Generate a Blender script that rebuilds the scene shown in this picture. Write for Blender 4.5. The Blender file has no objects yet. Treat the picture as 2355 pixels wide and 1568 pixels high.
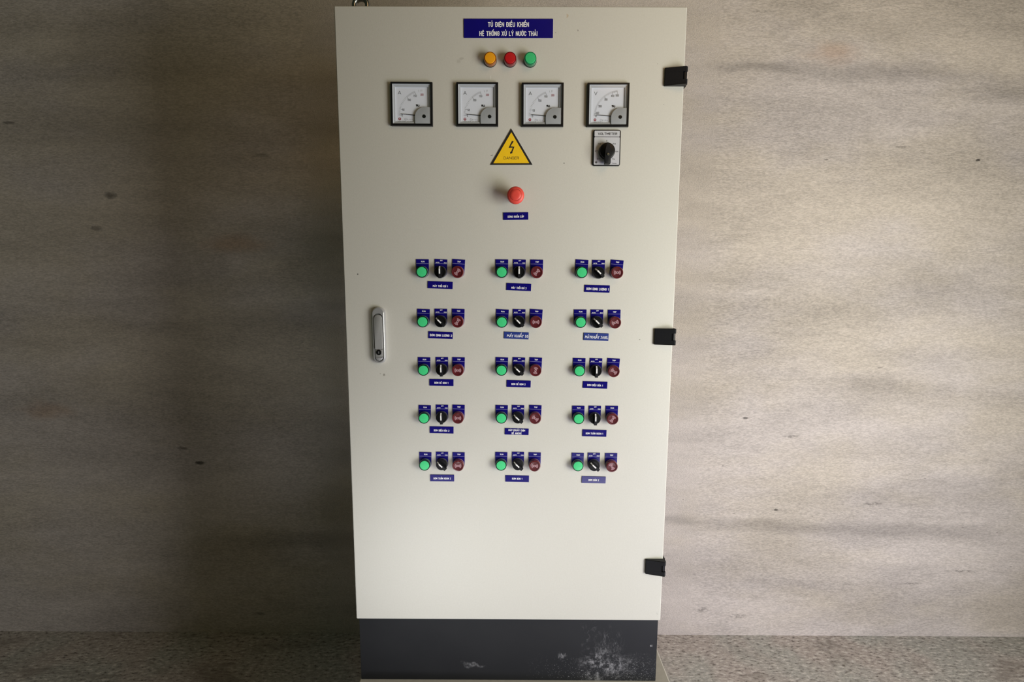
import bpy, bmesh, math, random, unicodedata
from mathutils import Vector, Matrix
random.seed(4)
S = bpy.context.scene
C = S.collection

# ---------------------------------------------------------------- camera, light, exposure
ZB = 0.693            # height of the door's lower edge above the floor (m)
FPX = 1132.0          # focal length in pixels of the 2355 px wide frame
yaw, pit, rol = 0.00213, 0.12111, 0.00418
r0 = Vector((math.cos(yaw), math.sin(yaw), 0))
fw = Vector((-math.sin(yaw) * math.cos(pit), math.cos(yaw) * math.cos(pit), -math.sin(pit)))
u0 = r0.cross(fw)
rr = r0 * math.cos(rol) + u0 * math.sin(rol)
uu = u0 * math.cos(rol) - r0 * math.sin(rol)
cam = bpy.data.cameras.new('camera')
camo = bpy.data.objects.new('camera', cam)
C.objects.link(camo)
M = Matrix((rr, uu, -fw)).transposed().to_4x4()
M.translation = Vector((0.0092, -1.19653, 0.88415 + ZB))
camo.matrix_world = M
cam.sensor_fit = 'HORIZONTAL'
cam.sensor_width = 36
cam.lens = 36 * FPX / 2355
cam.clip_start = 0.02
S.camera = camo

S.view_settings.view_transform = 'Standard'
S.view_settings.look = 'None'
S.view_settings.gamma = 1
S.view_settings.use_curve_mapping = False
S.view_settings.exposure = 0.0

w = bpy.data.worlds.new('world')
S.world = w
w.use_nodes = True
wb = w.node_tree.nodes['Background']
wb.inputs[0].default_value = (0.78, 1.0, 0.60, 1)
wb.inputs[1].default_value = 0.034


def area(name, loc, target, sx, sy, power, col, spread=180):
    l = bpy.data.lights.new(name, 'AREA')
    l.shape = 'RECTANGLE'
    l.size, l.size_y, l.energy, l.color = sx, sy, power, col
    l.spread = math.radians(spread)
    o = bpy.data.objects.new(name, l)
    o.location = loc
    o.rotation_euler = (Vector(target) - Vector(loc)).to_track_quat('-Z', 'Y').to_euler()
    C.objects.link(o)
    return o


area('doorway_daylight', (1.9, -1.3, ZB + 0.4), (0.1, 0.1, ZB + 0.6), 1.0, 1.6, 61, (1.0, 0.99, 0.87))
area('warm_top_fill', (1.2, -1.6, 3.2), (0.5, 0.5, ZB + 1.4), 1.5, 1.0, 8, (1.0, 0.62, 0.30))  # added warm fill from above, no roof opening behind it
area('floor_bounce_fill', (0.5, -1.5, 0.25), (-0.15, 0, ZB + 0.2), 0.6, 0.4, 0.50, (1.0, 0.99, 1.0), 40)  # added narrow fill standing in for floor bounce, brightens the lower door
area('door_lower_left_fill', (-0.5, -1.25, 0.2), (-0.28, 0, ZB + 0.15), 0.5, 0.3, 0.33, (0.97, 0.98, 1.0), 34)  # added fill for the door's lower left, beam kept off the left wall
area('low_blue_fill', (1.6, -1.2, 0.25), (0.3, 0, ZB + 0.1), 1.0, 0.8, 9.0, (0.25, 0.25, 1.0))  # added blue fill from low right, cools the tone of the lower door

# ---------------------------------------------------------------- material helpers


def newmat(name):
    m = bpy.data.materials.new(name)
    m.use_nodes = True
    return m, m.node_tree.nodes, m.node_tree.links, m.node_tree.nodes['Principled BSDF']


def plain(name, col, rough=0.5, metal=0.0, coat=0.0, spec=0.5, noise=0.0, nscale=300, bump=0.0):
    m, N, L, B = newmat(name)
    B.inputs['Base Color'].default_value = (*col, 1)
    B.inputs['Roughness'].default_value = rough
    B.inputs['Metallic'].default_value = metal
    B.inputs['Coat Weight'].default_value = coat
    B.inputs['Specular IOR Level'].default_value = spec
    if noise or bump:
        tc = N.new('ShaderNodeTexCoord')
        n = N.new('ShaderNodeTexNoise')
        n.inputs['Scale'].default_value = nscale
        n.inputs['Detail'].default_value = 3
        L.new(tc.outputs['Object'], n.inputs['Vector'])
        if noise:
            mx = N.new('ShaderNodeMix'); mx.data_type = 'RGBA'
            mx.inputs[6].default_value = (*[c * (1 - noise) for c in col], 1)
            mx.inputs[7].default_value = (*[min(1, c * (1 + noise)) for c in col], 1)
            L.new(n.outputs['Fac'], mx.inputs[0]); L.new(mx.outputs[2], B.inputs['Base Color'])
        if bump:
            b = N.new('ShaderNodeBump')
            b.inputs['Strength'].default_value = bump
            b.inputs['Distance'].default_value = 0.001
            L.new(n.outputs['Fac'], b.inputs['Height']); L.new(b.outputs[0], B.inputs['Normal'])
    return m


class G:
    """small node-graph helper"""
    def __init__(s, m): s.N, s.L = m.node_tree.nodes, m.node_tree.links
    def put(s, i, v):
        if hasattr(v, 'links') or hasattr(v, 'is_output'): s.L.new(v, i)
        else: i.default_value = v
    def math(s, op, a, b=0.0, clamp=False):
        n = s.N.new('ShaderNodeMath'); n.operation = op; n.use_clamp = clamp
        s.put(n.inputs[0], a); s.put(n.inputs[1], b); return n.outputs[0]
    def vmul(s, v, k):
        n = s.N.new('ShaderNodeVectorMath'); n.operation = 'MULTIPLY'
        s.put(n.inputs[0], v); s.put(n.inputs[1], k); return n.outputs[0]
    def vadd(s, v, k):
        n = s.N.new('ShaderNodeVectorMath'); n.operation = 'ADD'
        s.put(n.inputs[0], v); s.put(n.inputs[1], k); return n.outputs[0]
    def vlen(s, v):
        n = s.N.new('ShaderNodeVectorMath'); n.operation = 'LENGTH'; s.put(n.inputs[0], v); return n.outputs['Value']
    def noise(s, v, scale, detail=4, rough=0.55, dist=0.0, color=False):
        n = s.N.new('ShaderNodeTexNoise'); s.put(n.inputs['Vector'], v)
        n.inputs['Scale'].default_value = scale; n.inputs['Detail'].default_value = detail
        n.inputs['Roughness'].default_value = rough; n.inputs['Distortion'].default_value = dist
        return n.outputs['Color' if color else 'Fac']
    def ramp(s, v, a, b, lo=0.0, hi=1.0, smooth=True):
        n = s.N.new('ShaderNodeMapRange'); s.put(n.inputs[0], v)
        n.inputs[1].default_value, n.inputs[2].default_value = a, b
        n.inputs[3].default_value, n.inputs[4].default_value = lo, hi
        n.interpolation_type = 'SMOOTHSTEP' if smooth else 'LINEAR'
        return n.outputs[0]
    def mix(s, f, a, b):
        n = s.N.new('ShaderNodeMix'); n.data_type = 'RGBA'
        s.put(n.inputs[0], f)
        for i, v in ((6, a), (7, b)):
            if isinstance(v, tuple): n.inputs[i].default_value = (*v, 1)
            else: s.put(n.inputs[i], v)
        return n.outputs[2]
    def obj(s):
        return s.N.new('ShaderNodeTexCoord').outputs['Object']
    def sep(s, v):
        n = s.N.new('ShaderNodeSeparateXYZ'); s.put(n.inputs[0], v); return n.outputs
    def bump(s, h, strength, dist, B):
        n = s.N.new('ShaderNodeBump'); s.put(n.inputs['Height'], h)
        n.inputs['Strength'].default_value = strength; n.inputs['Distance'].default_value = dist
        s.L.new(n.outputs[0], B.inputs['Normal'])
    def spot(s, p, x, z, rx, rz, soft=1.0):
        d = s.vlen(s.vmul(s.vadd(p, (-x, 0.0, -z)), (1 / rx, 0.0, 1 / rz)))
        return s.ramp(d, 1.0 + 0.5 * soft, 1.0 - 0.8 * soft)


# wall plaster: trowelled grey cement with horizontal streaks, stains and pits
def wall_material():
    m, N, L, B = newmat('cement_plaster')
    g = G(m)
    p = g.obj()
    x = g.sep(p)[0]
    ax = g.math('ABSOLUTE', x)
    far = g.ramp(ax, 0.80, 0.815)                       # beyond the strip by the cabinet the trowel marks run long
    st = g.vmul(p, (0.30, 1.0, 1.0))
    fine = g.mix(far, g.noise(p, 290, 3, 0.62), g.noise(st, 300, 3, 0.62))
    med = g.mix(far, g.noise(p, 95, 4, 0.6), g.noise(g.vmul(p, (0.24, 1.0, 1.0)), 105, 4, 0.62))
    big = g.noise(g.vmul(p, (0.42, 1.0, 1.4)), 2.6, 5, 0.60, 0.3)
    streak = g.noise(g.vmul(p, (0.16, 1.0, 1.0)), 6.0, 5, 0.62, 0.3)
    hue = g.math('ADD', g.noise(g.vmul(p, (0.5, 1, 1.2)), 2.4, 3), g.ramp(g.sep(p)[2], 1.6, 0.3, -0.04, 0.07))
    col = g.mix(g.ramp(hue, 0.38, 0.62), (0.545, 0.488, 0.430), (0.550, 0.500, 0.478))
    v = g.math('ADD', g.math('MULTIPLY', g.ramp(big, 0.36, 0.62), 0.20), g.math('MULTIPLY', g.ramp(streak, 0.36, 0.62), 0.12))
    v = g.math('ADD', v, g.math('MULTIPLY', g.ramp(fine, .28, .72), 0.38))
    v = g.math('ADD', v, g.math('MULTIPLY', med, 0.34))
    v = g.math('ADD', v, 0.485)
    # dark pits
    pits = g.ramp(g.mix(far, g.noise(p, 70, 2, 0.5), g.noise(g.vmul(p, (0.3, 1, 1)), 70, 2, 0.5)), 0.735, 0.80)
    v = g.math('MULTIPLY', v, g.math('SUBTRACT', 1.0, g.math('MULTIPLY', pits, 0.45)))
    blot = g.noise(g.vmul(p, (0.45, 1, 1)), 130, 3, 0.6)
    # stains and marks at their own places on the wall
    pd = g.vadd(p, g.vmul(g.vadd(g.noise(g.vmul(p, (0.4, 1, 1)), 14, 3, color=True), (-0.5, -0.5, -0.5)), (0.22, 0.0, 0.05)))
    for (sx, sz, rx, rz, k) in (
            (1.00, 1.72, 0.17, 0.022, .32), (1.45, 1.70, 0.34, 0.035, .24), (1.50, 1.36 + .5, 0.20, 0.05, .12),
            (1.95, 1.62, 0.14, 0.04, .17), (1.12, -0.17, 0.25, 0.03, .24), (1.70, -0.19, 0.50, 0.040, .30),
            (0.72, -0.15, 0.20, 0.018, .22), (1.55, 0.45, 0.12, 0.05, .14), (1.72, 0.86, 0.16, 0.11, .12),
            (-0.98, 0.72, 0.22, 0.06, .25), (-0.62, 0.78, 0.30, 0.025, .15), (-1.65, 1.46, 0.42, 0.10, .14),
            (-0.95, -0.25, 0.42, 0.045, .18), (-0.72, 1.02, 0.40, 0.06, .12), (1.9, -0.02, 0.3, 0.07, .16)):
        v = g.math('MULTIPLY', v, g.math('SUBTRACT', 1.0, g.math('MULTIPLY', g.spot(pd, sx, sz + ZB, rx, rz), k)))
    for (sx, sz, rx, rz, k) in (
            (1.86, 1.37, .010, .006, .8), (1.16, -0.10, .010, .006, .7), (1.00, 0.31, .012, .004, .7), (1.20, 0.23, .045, .008, .4),
            (-1.34, 0.10, .022, .009, .75), (-1.41, 0.165, .026, .007, .5), (-1.62, 1.22, .030, .014, .6), (-1.69, 1.09, .024, .010, .4),
            (-2.0, 1.50, .022, .006, .5), (-1.12, -.60, .03, .008, .4), (1.02, -0.60, .05, .010, .5), (0.86, -0.57, .03, .012, .5),
            (-1.0, 1.38, .04, .008, .3), (1.58, -0.07, .05, .007, .5), (1.55, 1.42, .03, .004, .4), (-0.42, 1.66, .03, .01, .2),
            (0.97, 1.92, .06, .004, .45), (2.0, -0.38, .08, .006, .5), (1.78, -0.44, .05, .005, .5)):
        q = g.vadd(p, g.vmul(g.vadd(g.noise(p, 60, 2, color=True), (-0.5, -0.5, -0.5)), (0.03, 0.0, 0.012)))
        v = g.math('MULTIPLY', v, g.math('SUBTRACT', 1.0, g.math('MULTIPLY', g.math('MULTIPLY', g.spot(q, sx, sz + ZB, rx * (.8 if rx > .025 else 1), rz, .9 if rx > .025 else .6), k), g.ramp(blot, .38, .56) if rx > .025 and sx > 0 else 1.0)))
    rust = g.math('MAXIMUM', g.spot(pd, -1.13, 1.03 + ZB, 0.13, 0.035, 1), g.spot(pd, -1.98, 0.33 + ZB, 0.10, 0.04, 1))
    rust = g.math('MAXIMUM', rust, g.spot(pd, 1.25, 1.77 + ZB, 0.10, 0.04, 1))
    col = g.mix(g.math('MULTIPLY', rust, 0.45), col, (0.46, 0.30, 0.20))
    vv = N.new('ShaderNodeCombineXYZ')
    for i in range(3): L.new(v, vv.inputs[i])
    fin = N.new('ShaderNodeVectorMath'); fin.operation = 'MULTIPLY'
    L.new(col, fin.inputs[0]); L.new(vv.outputs[0], fin.inputs[1])
    L.new(fin.outputs[0], B.inputs['Base Color'])
    B.inputs['Roughness'].default_value = 0.9
    B.inputs['Specular IOR Level'].default_value = 0.2
    g.bump(g.math('ADD', fine, med), 0.35, 0.004, B)
    return m


def floor_material():
    m, N, L, B = newmat('rough_cement_floor')
    g = G(m)
    p = g.obj()
    st = g.vmul(p, (0.22, 0.8, 1.0))
    a = g.noise(g.vmul(p, (0.40, 0.9, 1.0)), 105, 5, 0.72)
    b = g.noise(g.vmul(p, (0.35, 1, 1)), 9, 4, 0.6, 0.6)
    c = g.mix(g.ramp(g.noise(p, 3, 2), .4, .6), (0.50, 0.44, 0.42), (0.45, 0.44, 0.42))
    c = g.mix(g.ramp(a, 0.50, 0.66), c, (0.76, 0.72, 0.69))
    c = g.mix(g.ramp(a, 0.49, 0.33), c, (0.15, 0.13, 0.12))
    c = g.mix(g.ramp(b, 0.48, 0.32, 0, .5), c, (0.20, 0.175, 0.155))
    L.new(c, B.inputs['Base Color'])
    B.inputs['Roughness'].default_value = 0.85
    g.bump(a, 0.35, 0.006, B)
    return m


def door_material():
    m, N, L, B = newmat('textured_cream_powder_coat')
    g = G(m)
    p = g.obj()
    q = g.vadd(p, g.vmul(g.vadd(g.noise(p, 90, 2, color=True), (-0.5, -0.5, -0.5)), (0.010, 0, 0.010)))
    col = g.mix(g.noise(p, 260, 3), (0.600, 0.590, 0.535), (0.660, 0.650, 0.595))
    for (x, z, rx, rz, k, c) in (
            (-.366, .900, .0018, .0018, .9, (.03, .03, .03)), (-.309, .652, .003, .0018, .6, (.12, .10, .07)),
            (-.319, .657, .0016, .0012, .5, (.15, .13, .1)), (.128, 1.481, .0022, .004, .5, (.50, .33, .14)),
            (-.112, 1.389, .006, .003, .3, (.3, .28, .24)), (-.118, 1.383, .004, .004, .25, (.3, .28, .24)),
            (.103, 1.446, .0015, .0015, .6, (.2, .18, .15)), (.153, 1.450, .0015, .0015, .6, (.15, .13, .12)),
            (-.043, 1.176, .0030, .0010, .8, (.05, .05, .05)), (.126, 1.159, .0016, .0016, .7, (.08, .08, .08)),
            (.318, .744, .0016, .0012, .7, (.1, .09, .08)), (.337, 1.38, .0012, .0012, .6, (.1, .1, .1)),
            (.385, 1.37, .001, .001, .6, (.1, .1, .1)), (-.045, 1.349, .001, .005, .5, (.85, .84, .80)),
            (.355, 1.29, .0012, .0012, .6, (.15, .14, .13)), (.39, .02, .001, .004, .4, (.3, .3, .3))):
        col = g.mix(g.math('MULTIPLY', g.spot(q, x, z, rx, rz, .6), k), col, c)
    L.new(col, B.inputs['Base Color'])
    B.inputs['Roughness'].default_value = 0.48
    B.inputs['Specular IOR Level'].default_value = 0.45
    g.bump(g.noise(p, 520, 2, 0.5), 0.13, 0.001, B)
    return m


def plinth_material():
    m, N, L, B = newmat('scuffed_black_paint')
    g = G(m)
    p = g.obj()
    col = g.mix(g.noise(p, 9, 3), (0.0125, 0.0135, 0.0165), (0.021, 0.022, 0.025))
    q = g.vadd(p, g.vmul(g.vadd(g.noise(p, 16, 4, color=True), (-0.5, -0.5, -0.5)), (0.09, 0, 0.09)))
    hi = g.noise(p, 190, 5, 0.72)
    mid = g.noise(p, 75, 6, 0.78, 0.2)
    scr = g.noise(g.vmul(p, (2.2, 1, .6)), 70, 5, 0.8, 0.5)
    dust = g.math('MULTIPLY', g.spot(q, .262, -.145, .055, .050, 1.1), g.ramp(mid, .44, .68, 0, .9))
    dust = g.math('MAXIMUM', dust, g.math('MULTIPLY', g.spot(q, .272, -.085, .032, .04, 1.1), g.ramp(scr, .52, .68, 0, .45)))
    dust = g.math('MAXIMUM', dust, g.math('MULTIPLY', g.spot(q, .320, -.165, .090, .045, 1.1), g.ramp(hi, .54, .66, 0, .45)))
    dust = g.math('MAXIMUM', dust, g.math('MULTIPLY', g.spot(q, .220, -.05, .020, .04, 1.1), g.ramp(mid, .50, .70, 0, .25)))
    dust = g.math('MAXIMUM', dust, g.math('MULTIPLY', g.spot(q, -.096, -.152, .030, .006, 1), g.ramp(mid, .38, .6, 0, .5)))
    dust = g.math('MAXIMUM', dust, g.math('MULTIPLY', g.spot(q, .145, -.118, .010, .010, 1), g.ramp(scr, .48, .60, 0, .7)))
    dust = g.math('MAXIMUM', dust, g.math('MULTIPLY', g.spot(q, .385, -.095, .006, .004, 1), g.ramp(hi, .45, .55, 0, 1.4)))
    dust = g.math('MAXIMUM', dust, g.ramp(hi, .76, .80, 0, .55))
    sp = g.math('MULTIPLY', g.spot(q, .25, -.165, .16, .04, 1), g.ramp(g.noise(p, 330, 2), .64, .70, 0, .9))
    dust = g.math('MAXIMUM', dust, sp)
    col = g.mix(g.math('MULTIPLY', dust, 0.75), col, (0.40, 0.40, 0.42))
    L.new(col, B.inputs['Base Color'])
    B.inputs['Roughness'].default_value = 0.62
    B.inputs['Specular IOR Level'].default_value = 0.22
    return m


MT = {
    'wall': wall_material(), 'floor': floor_material(), 'coat': door_material(), 'plinth': plinth_material(),
    'pedestal': plain('pale_grey_cement', (0.55, 0.52, 0.48), 0.8, noise=0.12, nscale=60, bump=0.2),
    'zinc': plain('galvanised_steel', (0.35, 0.36, 0.36), 0.3, 1.0, noise=0.3, nscale=40),
    'blue': plain('blue_engraving_laminate', (0.006, 0.003, 0.165), 0.22, spec=0.5, noise=0.12, nscale=40),
    'tape': plain('blue_label_tape', (0.020, 0.042, 0.24), 0.4, noise=0.15, nscale=60),
    'white': plain('white_lettering', (0.92, 0.92, 0.93), 0.5),
    'line': plain('pale_engraved_line', (0.42, 0.42, 0.72), 0.5),
    'ink': plain('black_print', (0.012, 0.011, 0.012), 0.55),
    'greyink': plain('grey_print', (0.16, 0.16, 0.17), 0.6),
    'redink': plain('dark_red_print', (0.30, 0.015, 0.03), 0.5),
    'black': plain('black_plastic', (0.006, 0.006, 0.007), 0.35, spec=0.3),
    'satin': plain('satin_black_plastic', (0.008, 0.0085, 0.011), 0.48, spec=0.34, bump=0.1, nscale=500),
    'greycap': plain('smoke_grey_plastic', (0.10, 0.105, 0.12), 0.35),
    'dial': plain('white_dial_card', (0.77, 0.81, 0.90), 0.6),
    'well': plain('grey_dial_surround', (0.48, 0.51, 0.55), 0.5),
    'cover': plain('silver_grey_cover', (0.36, 0.38, 0.40), 0.5, noise=0.05),
    'yellow': plain('yellow_sign_face', (0.98, 0.60, 0.008), 0.5, noise=0.06, nscale=150),
    'sil': plain('silver_label_plate', (0.60, 0.61, 0.65), 0.45),
    'red': plain('coral_red_plastic', (0.78, 0.075, 0.055), 0.42, noise=0.05, nscale=100),
    'redgroove': plain('dark_red_groove', (0.30, 0.02, 0.02), 0.5),
    'chrome': plain('satin_chrome', (0.50, 0.50, 0.51), 0.28, 0.55),
    'nickel': plain('brushed_nickel', (0.36, 0.36, 0.355), 0.42, 0.4, noise=0.08, nscale=600),
    'screw': plain('bright_screw', (0.6, 0.62, 0.62), 0.25, 1.0),
    'ringclear': plain('smoky_green_bezel', (0.13, 0.20, 0.175), 0.22, coat=0.6),
    'ringpink': plain('greyish_pink_bezel', (0.36, 0.24, 0.26), 0.25, coat=0.6),
}
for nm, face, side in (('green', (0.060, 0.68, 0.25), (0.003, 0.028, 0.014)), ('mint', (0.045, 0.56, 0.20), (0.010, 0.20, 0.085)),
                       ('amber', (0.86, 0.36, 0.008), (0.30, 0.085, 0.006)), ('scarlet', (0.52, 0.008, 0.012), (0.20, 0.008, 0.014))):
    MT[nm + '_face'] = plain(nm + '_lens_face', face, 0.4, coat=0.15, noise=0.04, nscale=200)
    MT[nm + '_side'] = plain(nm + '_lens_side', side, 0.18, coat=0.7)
MT['maroon'] = plain('dark_red_cap', (0.125, 0.010, 0.014), 0.28, coat=0.35)
MT['maroon2'] = plain('deeper_red_cap_face', (0.100, 0.009, 0.014), 0.35, coat=0.2)
MT['pinkmark'] = plain('pale_pink_print', (0.50, 0.29, 0.33), 0.5)


def glass_material():
    m, N, L, B = newmat('clear_window')
    N.remove(B)
    t = N.new('ShaderNodeBsdfTransparent'); gl = N.new('ShaderNodeBsdfGlossy'); gl.inputs['Roughness'].default_value = 0.12
    mx = N.new('ShaderNodeMixShader')
    mx.inputs[0].default_value = 0.045; L.new(t.outputs[0], mx.inputs[1]); L.new(gl.outputs[0], mx.inputs[2])
    L.new(mx.outputs[0], N['Material Output'].inputs[0])
    return m


MT['glass'] = glass_material()

# ---------------------------------------------------------------- geometry helpers (local frame: x right, z up, -y towards the viewer)


def mesh_of(bm, name, smooth=None):
    me = bpy.data.meshes.new(name)
    bmesh.ops.recalc_face_normals(bm, faces=bm.faces)
    bm.to_mesh(me); bm.free()
    if smooth:
        for p in me.polygons: p.use_smooth = True
        me.set_sharp_from_angle(angle=math.radians(smooth))
    return me


def part(name, me, mats, parent=None, loc=(0, 0, 0), ry=0.0, label=None):
    if isinstance(me, bmesh.types.BMesh): me = mesh_of(me, name)
    o = bpy.data.objects.new(name, me)
    for k in (mats if isinstance(mats, (list, tuple)) else [mats]):
        if len(me.materials) < (len(mats) if isinstance(mats, (list, tuple)) else 1): me.materials.append(MT[k])
    C.objects.link(o)
    o.parent = parent; o.location = loc
    if ry: o.rotation_euler = (0, -ry, 0)         # ry: anticlockwise as seen from the front
    if label: o['label'] = label
    return o


def tag(o, label, cat, group=None):
    o['label'] = label; o['category'] = cat
    if group: o['group'] = group
    return o


def thing(name, label, cat, x, z, y=0.0, group=None, deg=0.0):
    o = bpy.data.objects.new(name, None)
    o.empty_display_size = 0.01
    C.objects.link(o)
    o.location = (x, y, z + ZB)
    o.rotation_euler = (0, -math.radians(deg), 0)
    return tag(o, label, cat, group)


def copy_tree(o, parent=None):
    c = o.copy(); C.objects.link(c); c.parent = parent
    for ch in o.children: copy_tree(ch, c)
    return c


def box(x0, x1, y0, y1, z0, z1, bev=0.0, seg=2, bm=None):
    bm = bm or bmesh.new()
    r = bmesh.ops.create_cube(bm, size=1)
    for v in r['verts']:
        v.co = Vector((x0 + (x1 - x0) * (v.co.x + .5), y0 + (y1 - y0) * (v.co.y + .5), z0 + (z1 - z0) * (v.co.z + .5)))
    if bev:
        es = list({e for v in r['verts'] for e in v.link_edges})
        bmesh.ops.bevel(bm, geom=es, offset=bev, segments=seg, affect='EDGES', profile=0.5)
    return bm


def prism(pts, y0, y1, bev=0.0, seg=2, bm=None):
    """outline in (x,z) extruded from y0 (back) to y1 (front)"""
    bm = bm or bmesh.new()
    b = [bm.verts.new((x, y0, z)) for x, z in pts]
    f = [bm.verts.new((x, y1, z)) for x, z in pts]
    bm.faces.new(b)
    ff = bm.faces.new(f)
    n = len(pts)
    for i in range(n): bm.faces.new((b[i], b[(i + 1) % n], f[(i + 1) % n], f[i]))
    if bev: bmesh.ops.bevel(bm, geom=list(ff.edges), offset=bev, segments=seg, affect='EDGES', profile=0.5)
    return bm


def flat(pts, y, bm=None, mi=0):
    """a thin printed shape"""
    bm = bm or bmesh.new()
    fa = bm.faces.new([bm.verts.new((x, y, z)) for x, z in pts])
    fa.material_index = mi
    return bm


def circ(x, z, r, n=24, a0=0, a1=360):
    full = abs(a1 - a0) >= 360
    k = n if full else n + 1
    return [(x + r * math.cos(math.radians(a0 + (a1 - a0) * i / n)), z + r * math.sin(math.radians(a0 + (a1 - a0) * i / n))) for i in range(k)]


def rrect(hw, hh, r, n=5, cx=0, cz=0):
    out = []
    for sx, sz, a in ((1, 1, 0), (-1, 1, 90), (-1, -1, 180), (1, -1, 270)):
        out += circ(cx + sx * (hw - r), cz + sz * (hh - r), r, n, a, a + 90)
    return out


def lathe(prof, n=40, bm=None, cx=0, cz=0, mids=None):
    """profile [(radius, y)] turned round the axis that points at the viewer"""
    bm = bm or bmesh.new()
    rings = []
    for r, y in prof:
        if r < 1e-7: rings.append([bm.verts.new((cx, y, cz))])
        else: rings.append([bm.verts.new((cx + r * math.cos(2 * math.pi * i / n), y, cz + r * math.sin(2 * math.pi * i / n))) for i in range(n)])
    for k in range(len(rings) - 1):
        a, b = rings[k], rings[k + 1]
        for i in range(n):
            j = (i + 1) % n
            if len(a) == 1 and len(b) == 1: continue
            if len(a) == 1: fa = bm.faces.new((a[0], b[i], b[j]))
            elif len(b) == 1: fa = bm.faces.new((a[i], a[j], b[0]))
            else: fa = bm.faces.new((a[i], a[j], b[j], b[i]))
            if mids: fa.material_index = mids[k]
    return bm


_glyph = {}


def glyphs(body, bold=0.0, shear=0.0):
    """mesh outline of a line of text, left edge at 0, baseline at 0, cap height 1; returns (verts, faces, width)"""
    key = (body, bold, shear)
    if key in _glyph: return _glyph[key]

    def raw(t, off):
        cu = bpy.data.curves.new('t', 'FONT'); cu.body = t; cu.resolution_u = 3; cu.offset = off; cu.shear = shear; cu.space_character = 1.0 + off * 4.5
        o = bpy.data.objects.new('t', cu); C.objects.link(o)
        dg = bpy.context.evaluated_depsgraph_get(); dg.update()
        me = bpy.data.meshes.new_from_object(o.evaluated_get(dg))
        vs = [(v.co.x, v.co.y) for v in me.vertices]; fs = [tuple(p.vertices) for p in me.polygons]
        bpy.data.objects.remove(o); bpy.data.curves.remove(cu); bpy.data.meshes.remove(me)
        return vs, fs
    hv, _ = raw('H', 0.0)
    cap = max(v[1] for v in hv)
    vs, fs = raw(body, bold)
    x0 = min(v[0] for v in vs); x1 = max(v[0] for v in vs)
    vs = [((a - x0) / cap, b / cap) for a, b in vs]
    _glyph[key] = (vs, fs, (x1 - x0) / cap)
    return _glyph[key]


def text(bm, body, cx, cz, width, cap, y, bold=0.0, shear=0.0, mi=0):
    """a line of lettering centred on (cx, cz), all in metres"""
    vs, fs, W = glyphs(body, bold, shear)
    V = [bm.verts.new((cx - width / 2 + a * width / W, y, cz - cap / 2 + b * cap)) for a, b in vs]
    for f in fs:
        try:
            fa = bm.faces.new([V[i] for i in f]); fa.material_index = mi
        except ValueError:
            pass


mm = 0.001


def ARC(cx, cy, rx, ry, a0, a1, n=8):
    return [(cx + rx * math.cos(math.radians(a0 + (a1 - a0) * i / n)), cy + ry * math.sin(math.radians(a0 + (a1 - a0) * i / n))) for i in range(n + 1)]


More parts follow.
